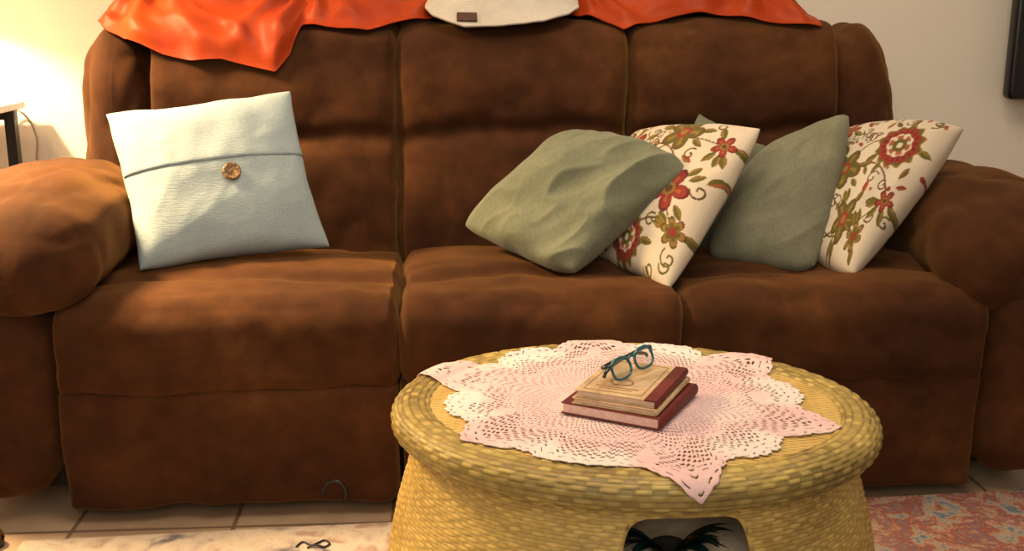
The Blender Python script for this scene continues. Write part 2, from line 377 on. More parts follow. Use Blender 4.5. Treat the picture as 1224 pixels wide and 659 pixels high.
def drape(name,hem,offset,bunch,fold,mat,label,cat,nx=360,nt=120,phi_end=150,solid=.003,seed=0,gath=(),rl=.22):
    hx=[];hp=[]
    for u,v in hem:
        dr=ray(u,v); best=None
        for Y in np.arange(.40,.80,.004):
            t=(Y-CAM.y)/dr.y; p=CAM+dr*t; ry,rz=AXY-p.y,p.z-AXZ; ph=math.atan2(rz,ry)
            if math.hypot(ry,rz)<=rlook(p.x,ph)+offset*.8: best=(p,ph); break
        if best is None:
            p=at(u,v,.72); best=(p,math.atan2(p.z-AXZ,AXY-p.y))
        hx.append(best[0].x); hp.append(min(best[1],math.radians(78)))
    X=np.linspace(hx[0],hx[-1],nx); V=[]
    for x in X:
        ph0=np.interp(x,hx,hp); ph1=math.radians(phi_end)
        for j in range(nt):
            t=(j/(nt-1))**1.35; ph=ph0+(ph1-ph0)*t
            r=rlook(x,ph)
            e=bunch(x,hx[0],hx[-1])
            top=math.exp(-((ph-math.radians(86))/.5)**2)
            rise=min(1,(ph-ph0)/rl); rise=rise*rise*(3-2*rise)
            arc=(ph-math.radians(80))*.19
            w=noise.noise(Vector((x*5,arc*9,seed))); w2=noise.noise(Vector((x*13,arc*16,seed+2)))
            f=0;ws=0
            for gx_,ga,k in gath:
                dx_,da_=x-gx_,arc-ga; dd=math.hypot(dx_,da_); wt=1/(.03+dd*dd)
                an=math.atan2(da_,dx_); s_=math.sin(an*k+w*2.6); f+=wt*(.5+.5*s_)**1.4*min(1,dd/.10); ws+=wt
            f=f/ws if ws else .5+.5*w
            f=f*.78+.22*(.5+.5*math.sin(x*44+arc*52+w*7+w2*1.5))**1.3
            r+=offset+e*top*rise*(.85+.30*noise.noise(Vector((x*5,ph*2,seed+4))))+fold*f*(.35+.65*min(1,e/.04))*(.35+.65*rise)
            r+=.002*w2
            V.append(Vector((x,AXY,AXZ))+dirv(ph)*r)
    Fc=[(i*nt+j,(i+1)*nt+j,(i+1)*nt+j+1,i*nt+j+1) for i in range(nx-1) for j in range(nt-1)]
    o=mk(name,V,Fc,mat,None,loc=(float(X[nx//2]),AXY,1.0),solid=solid,subsurf=1)
    return tag(o,label,cat)
hem_o=[(117,27),(124,36),(150,50),(195,66),(230,74),(265,72),(300,80),(330,87),(348,66),(362,32),(400,35),(440,38),(470,31),(515,24),(555,20),(600,16),(640,18),(662,18),(700,22),(745,37),(790,26),(830,19),(870,21),(920,28),(960,32),(982,33)]
xm0=at(590,10,.66).x; xm1=at(625,10,.66).x
def bunch_o(x,a,b_):
    e=min(1,(x-a)/.13)*min(1,(b_-x)/.10); e=max(0,e)
    m_=1-.75*max(0,min(1,(x-xm0+.05)/.08))*max(0,min(1,(xm1+.05-x)/.08))
    return .088*e*m_
gath=[(at(365,0,.68).x,.02,13),(at(180,0,.68).x,.06,10),(at(530,0,.68).x,.02,11),(at(690,0,.68).x,.03,13),(at(900,0,.68).x,.05,10)]
drape('throw_cloth',hem_o,.008,bunch_o,.042,ORANGE,'shiny orange satin cloth draped along the top of the sofa back','cloth',seed=3,gath=gath)
def bunch_b(x,a,b_):
    c=(x-a)/(b_-a); return .055+.030*math.sin(PI*min(1,max(0,c)))
bl=drape('folded_blanket',[(508,14),(516,21),(535,29),(555,35),(600,33),(650,28),(680,21),(692,13)],.036,bunch_b,.018,CREAM,'cream folded blanket with a brown tag on the sofa back','blanket',nx=70,nt=60,solid=.006,seed=9,phi_end=140,rl=.34)
bm_v=[Vector(v.co)+bl.location for v in bl.data.vertices]; bvb=BVHTree.FromPolygons(bm_v,[tuple(p.vertices) for p in bl.data.polygons])
hh=None; vv=23
while hh is None and vv>6:
    dr=ray(558,vv).normalized(); q_=bvb.ray_cast(CAM,dr,6); hh=q_ if q_[0] else None; vv-=1
if hh:
    nv=hh[1].normalized()
    if nv.dot(dr)>0: nv=-nv
    tx_=Vector((1,0,0)); tx_=(tx_-nv*tx_.dot(nv)).normalized(); ty_=nv.cross(tx_)
    c0=hh[0]+nv*.006; V=[]
    for k_ in (0,.003):
        for a_,b_ in ((-.025,-.016),(.025,-.016),(.025,.016),(-.025,.016)): V.append(c0+tx_*a_+ty_*b_+nv*k_)
    Fc=[(3,2,1,0),(4,5,6,7),(0,1,5,4),(1,2,6,5),(2,3,7,6),(3,0,4,7)]
    o=mk('tag',[v-bl.location for v in V],Fc,LEATHER,None,world=False,smooth=False); o.parent=bl; o['label']='brown leather tag'
# ------------------------------------------------------------------ pillows
def pillow_pts(P4,T,n,bow=.06,pw=.40,wr=1.0,seed=0,chop=0,rnd=0,fold=0,fdir=(1,1),ffr=1.0,bows=None):
    BLc,BRc,TRc,TLc=[np.array(p) for p in P4]
    g=np.linspace(-1,1,n+1); g=np.sign(g)*(1-(1-np.abs(g))**1.25)
    U,Vv=np.meshgrid(g,g,indexing='ij'); U=U.ravel(); Vv=Vv.ravel()
    bl_,br_,bb_,bt_=bows if bows else (bow,)*4
    bu=np.where(U>0,br_,bl_); bv=np.where(Vv>0,bt_,bb_)
    u=U*(1-bu*(1-Vv**2)*np.abs(U)**2); v=Vv*(1-bv*(1-U**2)*np.abs(Vv)**2)
    u,v=u*(1-rnd*Vv**4),v*(1-rnd*U**4)
    if chop: v=v-chop*np.exp(-(U/.42)**2)*np.clip((Vv+.2)/1.2,0,1)**2
    ed=np.array([.024*noise.noise(Vector((a*2.8,b_*2.8,seed*3.7))) for a,b_ in zip(U,Vv)]); u=u+ed*np.abs(U)**3; v=v+ed[::-1]*np.abs(Vv)**3
    s=(u+1)/2; t=(v+1)/2
    B=((1-s)*(1-t))[:,None]*BLc+(s*(1-t))[:,None]*BRc+(s*t)[:,None]*TRc+((1-s)*t)[:,None]*TLc
    nr=np.cross(BRc-BLc,TLc-BLc)+np.cross(TRc-TLc,TRc-BRc); nr=nr/np.linalg.norm(nr)
    h=T/2*(np.clip((1-U**2)*(1-Vv**2),0,1))**pw
    w=np.zeros(len(U))
    for i in range(len(U)):
        a,b_=U[i],Vv[i]
        w[i]=.010*noise.noise(Vector((a*1.6,b_*1.6,seed*5.1)))+.004*noise.noise(Vector((a*4.5,b_*3,seed*2.2+9)))
        if fold:
            q=a*fdir[0]+b_*fdir[1]; r_=a*fdir[1]-b_*fdir[0]
            w[i]+=fold*((1-abs(noise.noise(Vector((q*.5+.3*r_,r_*1.5*ffr,seed*1.3)))*1.6))**2)-fold*.4
            w[i]+=fold*.25*((1-abs(noise.noise(Vector((q*1.6,r_*3.0*ffr,seed*2.9+4)))*1.7))**2)
    edge=(np.clip((1-U**2)*(1-Vv**2),0,1))**.3
    front=B+nr[None,:]*(h+w*wr*edge)[:,None]; back=B-nr[None,:]*(h*.8)[:,None]
    return front,back,U,Vv,nr
def pillow_vf(front,back,n):
    m_=n+1; V=list(front); Fc=[]
    bi={}
    for i in range(m_):
        for j in range(m_):
            k=i*m_+j
            if i in (0,n) or j in (0,n): bi[k]=k
            else: bi[k]=len(V); V.append(back[k])
    for i in range(n):
        for j in range(n):
            a,b_,c,d=i*m_+j,(i+1)*m_+j,(i+1)*m_+j+1,i*m_+j+1
            Fc.append((a,b_,c,d)); Fc.append((bi[d],bi[c],bi[b_],bi[a]))
    return V,Fc,bi
# pale blue pillow
n=72
P4=[at(168,325,.19),at(394,297,.36),at(346,109,.47),at(125,138,.37)]
fr,bk,U,Vv,nr=pillow_pts(P4,.15,n,.045,.40,1,1,fold=.004)
V,Fc,_=pillow_vf(fr,bk,n)
base=((P4[0]+P4[1])/2); root=thing('throw_pillow',base,'pale blue square pillow with a buttoned flap leaning on the left seat back','pillow')
mk('pillow_cover',V,Fc,BLUE,root,subsurf=1)
m_=n+1
gj=[j for j in range(m_) if Vv[j]>=.115]
V=[]
for i in range(1,n):
    for j in gj[:-1]:
        V.append(fr[i*m_+j]+nr*(.0022 if j>gj[0] else .0010))
w=len(gj)-1
Fc=[(i*w+j,(i+1)*w+j,(i+1)*w+j+1,i*w+j+1) for i in range(n-2) for j in range(w-1)]
mk('flap',V,Fc,BLUE,root,solid=.0016)
ib=int(round((.548)*n)); jb=max(j for j in range(m_) if Vv[j]<=-.02); cpt=Vector(fr[ib*m_+jb])+Vector(nr)*.003
V,Fc=lathe_vf([(0,.0),(.0165,0),(.0205,.002),(.0205,.004),(.017,.0052),(.0145,.0042),(.003,.004),(0,.004)],28)
q=Vector((0,0,1)).rotation_difference(Vector(nr)); V=[q@Vector(v)+cpt for v in V]
o=mk('button',V,Fc,WOODBTN,root); o['label']='round brown wooden button'
def simple_pillow(P4,T,mat,label,seed,n=90,**k):
    fr,bk,U,Vv,nr=pillow_pts(P4,T,n,seed=seed,**k)
    V,Fc,_=pillow_vf(fr,bk,n); b_=(Vector(P4[0])+Vector(P4[1]))/2
    o=mk('throw_pillow',V,Fc,mat,None,loc=b_,subsurf=1); return tag(o,label,'pillow')
simple_pillow([at(545,273,.36),at(686,336,.09),at(836,199,.20),at(676,152,.44)],.155,GREEN,'sage green pillow slumped at an angle on the middle seat',2,wr=1.15,rnd=.09,fold=.036,fdir=(.5,1),bows=(.0,.11,.03,-.07))
simple_pillow([at(838,310,.27),at(979,331,.15),at(1024,126,.35),at(898,186,.41)],.15,GREEN2,'olive green pillow standing upright between the two floral pillows',3,chop=.04,bow=.0,rnd=.11,fold=.008,fdir=(1,.6))
simple_pillow([at(765,300,.42),at(905,308,.40),at(930,178,.49),at(835,131,.53)],.08,GREEN,'sage green pillow mostly hidden at the back, only its upper corner showing',7,n=60,rnd=.05,fold=.006,bows=(.02,.02,.02,.10))
# floral pillows
FS=18.5
def paint(U,V,motifs,seed):
    r_=np.random.default_rng(seed); x=U*FS; y=V*FS
    col=np.tile(np.array([.64,.55,.42]),(len(x),1))
    RED=(.27,.036,.023); DRED=(.13,.018,.016); OLV=(.12,.10,.018); GOLD=(.27,.155,.035); BRN=(.11,.05,.018); CRM=(.64,.55,.42); ORG=(.36,.10,.035)
    def put(mk_,c): col[mk_]=c
    def poly(pts,w,c):
        d=np.full(len(x),1e9)
        for a,b_ in pts: d=np.minimum(d,(x-a)**2+(y-b_)**2)
        put(d<w*w,c)
    def curl(cx,cy,a0,R,c):
        tt=np.linspace(0,1,70); rr=R*(1-tt*.85); an=a0+tt*6.5
        poly(list(zip(cx+rr*np.cos(an),cy+rr*np.sin(an))),.20,c)
    def stem(x0,y0,x1,y1,k,c):
        tt=np.linspace(0,1,80); dx,dy=x1-x0,y1-y0; s=np.sin(tt*PI)*k
        poly(list(zip(x0+dx*tt-dy*s,y0+dy*tt+dx*s)),.22,c)
    def leaf(cx,cy,ln,an,c1,c2):
        X=(x-cx)*math.cos(an)+(y-cy)*math.sin(an); Y=-(x-cx)*math.sin(an)+(y-cy)*math.cos(an)
        wd=ln*.42*np.clip(1-(X/ln)**2,0,1)
        put((np.abs(X)<ln)&(np.abs(Y)<wd),c1); put((np.abs(X)<ln*.8)&(Y>0.12)&(Y<wd*.75),c2)
    def flower(cx,cy,R,k):
        dx,dy=x-cx,y-cy; d=np.hypot(dx,dy); an=np.arctan2(dy,dx)
        if k==0:
            put(d<R*(.92+.08*np.cos(an*12)),GOLD); put(d<R*(.86+.06*np.cos(an*12)),OLV); put(d<R*(.79+.04*np.cos(an*9+1)),RED); put((d<R*.70)&(d>R*.58)&(np.cos(an*18)>.4),DRED)
            put(d<R*(.50+.03*np.cos(an*9)),CRM); put((d<R*.44)&(np.cos(an*6)>-.4),ORG); put(d<R*.28,OLV); put(d<R*.12,CRM)
        elif k==1:
            pr=R*(.42+.58*np.abs(np.cos(an*2.5))); put(d<pr,DRED); put(d<pr*.87,RED); put((d<pr*.62)&(np.abs(np.sin(an*2.5))<.35),ORG); put(d<R*.3,GOLD); put(d<R*.17,BRN)
        elif k==2:
            pr=R*(.60+.40*np.abs(np.cos(an*2.5))); put(d<pr,BRN); put(d<pr*.90,OLV); put((d<pr*.75)&(np.abs(np.sin(an*2.5))<.35),GOLD); put(d<R*.33,RED); put(d<R*.18,GOLD)
        else:
            pr=R*(.55+.45*np.abs(np.cos(an*3))); put(d<pr,BRN); put(d<pr*.86,GOLD); put((d<pr*.6),OLV); put(d<R*.28,RED)
    ms=[(a*FS,b_*FS,R,k) for a,b_,R,k in motifs]
    for i in range(len(ms)-1):
        stem(ms[i][0],ms[i][1],ms[i+1][0],ms[i+1][1],r_.choice([-.25,.25]),BRN if i%2 else OLV)
    for _ in range(52):
        for tr_ in range(30):
            cx,cy=r_.uniform(-FS*.97,FS*.97,2)
            if all(math.hypot(cx-a,cy-b_)>R+1.5 for a,b_,R,k in ms): break
        q=r_.integers(0,5)
        if q<3: curl(cx,cy,r_.uniform(0,6),r_.uniform(1.4,2.2),[BRN,OLV][r_.integers(0,2)])
        else: leaf(cx,cy,r_.uniform(1.1,2.0),r_.uniform(0,6),[OLV,GOLD,RED][r_.integers(0,3)],[GOLD,OLV,ORG][r_.integers(0,3)])
    for _ in range(30):
        cx,cy=r_.uniform(-FS,FS,2); put(np.hypot(x-cx,y-cy)<r_.uniform(.35,.6),[RED,ORG,OLV][r_.integers(0,3)])
    for a,b_,R,k in ms:
        for i in range(5):
            an=r_.uniform(0,6.28); leaf(a+(R+.9)*math.cos(an),b_+(R+.9)*math.sin(an),1.9,an,OLV,GOLD)
        flower(a,b_,R,k)
    return col
def floral(P4,T,label,seed,motifs,n=200,**k):
    fr,bk,U,Vv,nr=pillow_pts(P4,T,n,seed=seed,**k)
    V,Fc,bi=pillow_vf(fr,bk,n); c=paint(U,Vv,motifs,seed)
    cc=np.zeros((len(V),3)); cc[:len(fr)]=c
    for k_,q in bi.items(): cc[q]=c[k_]
    b_=(Vector(P4[0])+Vector(P4[1]))/2
    o=mk('throw_pillow',V,Fc,FLORAL,None,loc=b_,col=cc); return tag(o,label,'pillow')
floral([at(694,292,.34),at(799,345,.05),at(909,154,.24),at(762,158,.50)],.15,'cream floral pillow tucked behind the slumped sage green pillow',5,
  [(.14,.74,5.6,2),(-.6,.5,4.5,1),(.50,-.08,5.4,1),(.16,-.74,5.2,0),(.80,-.50,3.0,3),(-.65,-.3,4,2),(.80,.62,2.8,1)],bow=-.035,fold=.004)
floral([at(960,296,.27),at(1022,328,.10),at(1151,155,.33),at(1000,160,.46)],.17,'cream floral pillow farthest right, propped against the sofa arm',6,
  [(.46,.44,6.4,0),(-.24,-.02,5.8,2),(.78,-.26,2.6,1),(-.55,-.66,4.0,1),(.24,-.62,4.6,2),(-.6,.75,3.2,1),(.62,-.72,3.0,3)],bow=-.09,fold=.005)
# ------------------------------------------------------------------ wicker table
TX,TY,TR_=.300,-.556,math.radians(-10)
AX,BY,ZT=.384,.325,.44
table=thing('coffee_table',(TX,TY,0),'oval yellow wicker coffee table on the rug','table',TR_)
def ell(th,d=0): return (AX+d)*math.cos(th),(BY+d)*math.sin(th)
def weave_col(h,n_,c0=(.17,.09,.022),c1=(.75,.535,.16)):  # low weave height mixes to dark, painting crevice shade into the strands
    c0=np.array(c0);c1=np.array(c1); f=np.clip(h*.75+n_*.55,0,1)[:,None]; return c0*(1-f)+c1*f
V=[];Fc=[];nt_=96;nr_=24
for i in range(1,nr_+1):
    for j in range(nt_):
        th=2*PI*j/nt_; k=i/nr_; V.append(((AX-.03)*k*math.cos(th),(BY-.03)*k*math.sin(th),ZT))
V.append((0,0,ZT)); c_=len(V)-1
for j in range(nt_): Fc.append((c_,j,(j+1)%nt_))
for i in range(nr_-1):
    for j in range(nt_): Fc.append((i*nt_+j,(i+1)*nt_+j,(i+1)*nt_+(j+1)%nt_,i*nt_+(j+1)%nt_))
mk('tabletop',V,Fc,WTOP,table,world=False)
# rim : flat strands woven over and under, random tone per strand, crevice shade painted into gaps and under-passes
RZC,RRX,RRZ=.4200,.036,.0248
ns=110; nth=ns*7; rows=22; nph=rows*5; V=[];H=[]
cell=rng.uniform(.42,1.08,(rows,ns)); rowt=rng.uniform(.78,1.05,rows); rph=rng.uniform(-.35,.35,rows)
for i in range(nth):
    th=2*PI*i/nth
    for j in range(nph):
        ph=2*PI*j/nph; row=j//5; rf=(j%5)/5; s_=min(1,math.sin(PI*rf)*1.5)
        kk=(i/7+row%2+rph[row]+ns)+.30*noise.noise(Vector((th*11,row*.9,2.0))); sg=math.sin(kk*PI); a_=abs(sg)**.4; over=int(kk)%2==0
        lv=(a_ if over else -.6*a_)*s_
        hh=.0010*lv+.0005*s_
        c,s=math.cos(ph),math.sin(ph)
        c=math.copysign(abs(c)**.80,c); s=math.copysign(abs(s)**.80,s)
        rx,rz=RRX+hh,RRZ+hh
        x,y=ell(th,-RRX+rx*c); V.append((x,y,RZC+rz*s))
        H.append((.24+.76*s_*(1 if over else .64)*(.50+.50*a_))*cell[row,int(kk)%ns]*rowt[row])
Fc=[(i*nph+j,((i+1)%nth)*nph+j,((i+1)%nth)*nph+(j+1)%nph,i*nph+(j+1)%nph) for i in range(nth) for j in range(nph)]
nn=np.array([noise.noise(Vector(v)*7)*1.3+.20 for v in V])
mk('woven_rim',V,Fc,WICKER,table,world=False,col=weave_col(np.array(H),nn*.6,(.11,.07,.022),(.60,.45,.13)))
# body
ns=134; nth=ns*5; rows=76; nz=rows*4; V=[];H=[]
ZB=.405
cell=rng.uniform(.54,1.08,(rows+1,ns)); rph=rng.uniform(-.35,.35,rows+1)
def dz(z): return np.interp(z,[0,.10,.20,.27,.32,.36,.385,.405],[.012,.014,.006,-.008,-.022,-.034,-.037,-.037])
for j in range(nz+1):
    z=ZB*j/nz; row=j//4; rf=(j%4)/4; s_=min(1,math.sin(PI*rf)*1.4)
    d0=float(dz(z))
    for i in range(nth):
        th=2*PI*i/nth
        kk=i/5+row%2+rph[row]+ns+.30*noise.noise(Vector((th*11,row*.9,7.0))); sg=math.sin(kk*PI); a_=abs(sg)**.5; over=int(kk)%2==0
        lv=(a_ if over else -.6*a_)*s_
        x,y=ell(th,d0+.0010*lv+.0005*s_); V.append((x,y,z)); H.append((.28+.72*s_*(1 if over else .68)*(.50+.50*a_))*cell[row,int(kk)%ns])  # gaps and under-passing strands coloured darker as painted shade
THO=math.radians(-77.0); ow,oz,oh=.100,.225,.158; EX=6.0
def inside(th,z):
    for t0 in (THO,THO+PI):  # second opening, at the rear, is added to let light inside
        x,y=ell(th); x0,y0=ell(t0); w=math.hypot(x-x0,y-y0)
        if w<.2 and (w/ow)**EX+(abs(z-oz)/oh)**EX<1: return True
    return False
Fc=[]
for j in range(nz):
    z=ZB*(j+.5)/nz
    for i in range(nth):
        th=2*PI*(i+.5)/nth
        if inside(th,z): continue
        Fc.append((j*nth+i,j*nth+(i+1)%nth,(j+1)*nth+(i+1)%nth,(j+1)*nth+i))
nn=np.array([noise.noise(Vector(v)*8)+.4 for v in V])
mk('woven_body',V,Fc,WICKER,table,world=False,col=weave_col(np.array(H),nn*.6),solid=.005)
for t0 in (THO,THO+PI):
    path=[]
    for k in range(200):
        a=2*PI*k/200; c,s=math.cos(a),math.sin(a)
        w=ow*math.copysign(abs(c)**(2/EX),c); z=oz+oh*math.copysign(abs(s)**(2/EX),s)
        tl=math.hypot(-AX*math.sin(t0),BY*math.cos(t0)); th=t0+w/tl
        x,y=ell(th,dz(z)); path.append((x,y,z))
    V,Fc=tube_vf(path,.0036,8,True)
    nn=np.array([noise.noise(Vector(v)*90)*.6+.35 for v in V])
    mk('opening_trim',V,Fc,WICKER,table,world=False,col=weave_col(nn,nn))
V=[(0,0,.265)]+[((AX-.045)*math.cos(2*PI*j/96),(BY-.045)*math.sin(2*PI*j/96),.265) for j in range(96)]
mk('lower_shelf',V,[(0,1+j,1+(j+1)%96) for j in range(96)],LINING,table,world=False,solid=.008)
# plant inside the table
def tloc(x,y,z):
    c,s=math.cos(TR_),math.sin(TR_); return Vector((TX+c*x-s*y,TY+s*x+c*y,z))
x0,y0=ell(THO); nxv=Vector((math.cos(THO),math.sin(THO),0)).normalized(); txv=Vector((-nxv.y,nxv.x,0))
pc=Vector((x0,y0,0))-nxv*.125
pl=thing('houseplant',tloc(pc.x,pc.y,.270),'dark green glossy leafy plant inside the wicker table opening','plant',TR_)
V,Fc=lathe_vf([(0,0),(.022,0),(.027,.022),(.029,.024),(.026,.026),(.022,.020),(0,.018)],32); mk('pot',V,Fc,POT,pl,world=False)
V=[];Fc=[]
r_=random.Random(21)
for k in range(22):
    sd=-1 if k%2 else 1
    an=sd*r_.uniform(.45,1.7); side=math.sin(an); fw=math.cos(an)
    ln=r_.uniform(.050,.078); wd=r_.uniform(.006,.011); up=r_.uniform(.3,1.0); drop=r_.uniform(.6,1.3)
    d=(txv*side+nxv*fw*.62).normalized()*(1 if abs(side)>.5 else .8); s=d.cross(ZZ).normalized(); st=Vector((0,0,.018))+d*.012
    off=len(V); tw=r_.uniform(-.6,.6)
    for i in range(11):
        t=i/10; hw=wd*(.12+.88*math.sin(PI*min(1,t*1.02))**.9)*(1-.2*t)+.0004
        if t<.35: hw=min(hw,.0015+wd*(t/.35)**1.5)
        c=st+d*(ln*t*1.15)+ZZ*(ln*(up*t-drop*.75*t*t)+.020*t)
        for q in (-1,-.5,0,.5,1): V.append(c+s*(hw*q*math.cos(tw*t))+ZZ*(abs(q)*hw*.4+hw*q*math.sin(tw*t)))
    for i in range(10):
        for j in range(4): Fc.append((off+i*5+j,off+(i+1)*5+j,off+(i+1)*5+j+1,off+i*5+j+1))
mk('foliage',V,Fc,LEAF,pl,world=False)
# ------------------------------------------------------------------ doily
def surf(x,y,lift=.003):
    r=math.hypot(x,y)
    if r<1e-6: return x,y,ZT+lift
    c,s=x/r,y/r; re=1/math.sqrt((c/AX)**2+(s/BY)**2); d=r-re
    a_,b2=RRX+.002,RRZ+.002
    q=(d+RRX)/a_
    zr=RZC+b2*math.sqrt(max(0,1-q*q)) if abs(q)<1 else 0
    if d<-.018: return x,y,max(ZT,zr)+lift
    q0=(-.018+RRX)/a_; a0=math.asin(q0); over=d+.018
    a=a0+over/.030
    if a<=PI/2: dd=-RRX+a_*math.sin(a); z=RZC+b2*math.cos(a); 
    else: dd=-RRX+a_; z=RZC-(a-PI/2)*.030
    k=(re+dd+.005*math.sin(min(a,PI/2)))/r
    return x*k,y*k,z+(lift+.002)*max(0,math.cos(min(a,PI/2)))
tips=[157,217,281,337,37,97]; tl_=[.384,.318,.354,.336,.348,.335]
DCX,DCY=-.01,.01
def Rth(th):
    deg=math.degrees(th)%360; best=min(range(6),key=lambda i:abs((deg-tips[i]-6.2+180)%360-180)); dl=abs((deg-tips[best]-6.2+180)%360-180)
    R=.248
    if dl<17: R+= (tl_[best]-.248)*(1-dl/17)**1.0
    if dl>13: R+=.034*math.sin(min(1,(dl-13)/13)*PI/2)
    R+=(.0065*abs(math.sin(th*30+.8*math.sin(th*7)))+.004*abs(math.sin(th*75)))*min(1,.25+dl/8); return R,dl
nth=720; nr_=120; V=[];C=[]
PK=np.array([.70,.485,.495]); WH=np.array([.74,.665,.645])
RT_=[Rth(2*PI*j/nth) for j in range(nth)]
for i in range(nr_+1):
    rho=max(.01,i/nr_)
    for j in range(nth):
        th=2*PI*j/nth; R,dl=RT_[j]; r=rho*R
        x,y=r*math.cos(th)+DCX,r*math.sin(th)+DCY
        x,y,z=surf(x,y,.003+.0014*noise.noise(Vector((x*26,y*26,1)))); V.append((x,y,z))
        f=max(0,min(1,(dl-12)/6))*max(0,min(1,(rho-.74)/.10))*.9
        f=max(f,min(.5,max(0,noise.noise(Vector((x*9,y*9,4)))*1.3)))
        C.append(PK*(1-f)+WH*f)
Fc=[]
for i in range(nr_):
    for j in range(nth):
        if i<16: hole=(i%4==2) and (j%40>=20)
        elif i<40: hole=(i%3==1) and (j%12>=5)
        elif i<44: hole=False
        elif i<74: hole=(i%3!=0) and ((j+(i//3%2)*3)%6>=4)
        elif i<80: hole=(i==77 and j%6>=3)
        elif i<106: hole=(i%3!=0) and ((j+(i//3%2)*3)%6>=3) and noise.noise(Vector((V[i*nth+j][0]*22,V[i*nth+j][1]*22,9)))>-.28
        elif i<112: hole=(i==109 and j%8>=4)
        else: hole=(j%6>=3) and i==116
        if hole: continue
        Fc.append((i*nth+j,(i+1)*nth+j,(i+1)*nth+(j+1)%nth,i*nth+(j+1)%nth))
o=mk('doily',V,Fc,DOILY,None,loc=(TX,TY,0),rotz=TR_,world=False,col=np.array(C),solid=.0014)
tag(o,'pink and white star-shaped crochet doily spread over the wicker table','doily')
# ------------------------------------------------------------------ books
def book(cx,cy,z,w,d,t,rot,cov,spine,label,ornament=False,pages=PAGES):
    r=thing('book',(cx,cy,z),label,'book',math.radians(rot),'books stacked on the doily')
    bt=.0020
    box('back_cover',-w/2,w/2,-d/2,d/2,0,bt,spine if cov is not TANC else TANC,r,False,.0009)
    fc_=box('front_cover',-w/2,w/2,-d/2,d/2,t-bt,t,cov,r,False,.0009)
    n_=10; V=[];Fc=[]
    for y in (-d/2,d/2):
        for k in range(n_+1):
            a=-PI/2+PI*k/n_; V.append((w/2-.002+.005*math.cos(a),y,t/2+t/2*math.sin(a)))
    m2=n_+1
    Fc=[(k,k+1,m2+k+1,m2+k) for k in range(n_)]+[tuple(range(m2))[::-1],tuple(m2+k for k in range(m2))]
    mk('spine',V,Fc,spine,r,world=False)
    if spine is not cov:
        box('spine_cloth',w/2-.018,w/2+.0005,-d/2-.0004,d/2+.0004,t-bt,t+.0005,spine,fc_,False)
    V,Fc=box_vf(-w/2+.003,w/2-.003,-d/2+.003,d/2-.003,bt,t-bt); mk('page_block',V,Fc,pages,r,smooth=False,world=False)
    if ornament:
        V=[];Fc=[]
        a0,a1,b0,b1=-w/2+.010,w/2-.026,-d/2+.012,d/2-.012; z0,z1=t,t+.0005; k=.0010
        for bx_ in ((a0,a1,b0,b0+k),(a0,a1,b1-k,b1),(a0,a0+k,b0,b1),(a1-k,a1,b0,b1),(a0+.012,a1-.012,-.052,-.049),(a0+.020,a1-.020,-.060,-.058)):
            V,Fc=cat_((V,Fc),box_vf(*bx_,z0,z1))
        c0=(a0+a1)/2; off=len(V)
        for q in range(28):
            an=2*PI*q/28
            for rr in (.013,.0155): V.append((c0+rr*math.cos(an)*1.2,-.025+rr*math.sin(an),z1))
        Fc+= [(off+2*q,off+2*q+1,off+(2*q+3)%56,off+(2*q+2)%56) for q in range(28)]
        mk('cover_print',V,Fc,INK,fc_,smooth=False,world=False)
    return r
BX,BYY=.2935,-.580
z=ZT+.0062
book(BX,BYY,z,.159,.176,.0185,-31,MAROON,MAROON,'maroon hardback with pinkish page edges, bottom of the stack on the doily',pages=PINKP); z+=.0188
book(BX+.002,BYY-.001,z,.134,.170,.010,-29,TANC,TANC,'thin tan book in the middle of the stack on the doily'); z+=.0103
book(BX+.003,BYY+.002,z,.128,.170,.012,-28,TANC,MAROON,'tan book with a maroon spine, topmost of the stack under the eyeglasses',True); z+=.0130
# ------------------------------------------------------------------ eyeglasses
gp=CAM+RT*.196+FH*1.640
gl_=thing('eyeglasses',(gp.x,gp.y,z+.002),'teal and black eyeglasses lying on top of the book stack','glasses',math.radians(44))
gl_.scale=(.86,.86,.86); gl_.rotation_euler.y=math.radians(-4)
tilt=math.radians(-22)
def rp(x,y,z_): return (x,y*math.cos(tilt)-z_*math.sin(tilt),y*math.sin(tilt)+z_*math.cos(tilt)+.001)
for s in (-1,1):
    path=[];flat=[]
    for k in range(48):
        a=2*PI*k/48; c,q=math.cos(a),math.sin(a)
        x=s*.034+.026*math.copysign(abs(c)**.75,c); zz=.0225+.0185*math.copysign(abs(q)**.75,q)
        if q>0: x+=s*.002*q
        path.append(rp(x,0,zz)); flat.append(rp(x,0,zz))
    V,Fc=tube_vf(path,[.0025+.0012*max(0,math.sin(2*PI*k/48)) for k in range(48)],8,True); ro=mk('rim',V,Fc,TEAL,gl_,world=False)
    mk('lens',flat,[tuple(range(48))],LENS,ro,world=False,smooth=False)
    hx=s*.064; yb=.010 if s>0 else .016
    V,Fc=tube_vf(spline([rp(s*.061,0,.034),rp(hx,.003,.036),rp(hx,yb,.036),rp(s*.04,yb+.002,.037),rp(-s*.03,yb+.003,.034),rp(-s*.062,yb+.004,.026),rp(-s*.070,yb+.005,.019)],8),.0034,8)
    mk('temple',V,Fc,DTEAL,gl_,world=False)
V,Fc=tube_vf(spline([rp(-.010,0,.032),rp(-.005,-.001,.036),rp(.005,-.001,.036),rp(.010,0,.032)],8),.0026,8); mk('bridge',V,Fc,TEAL,gl_,world=False)
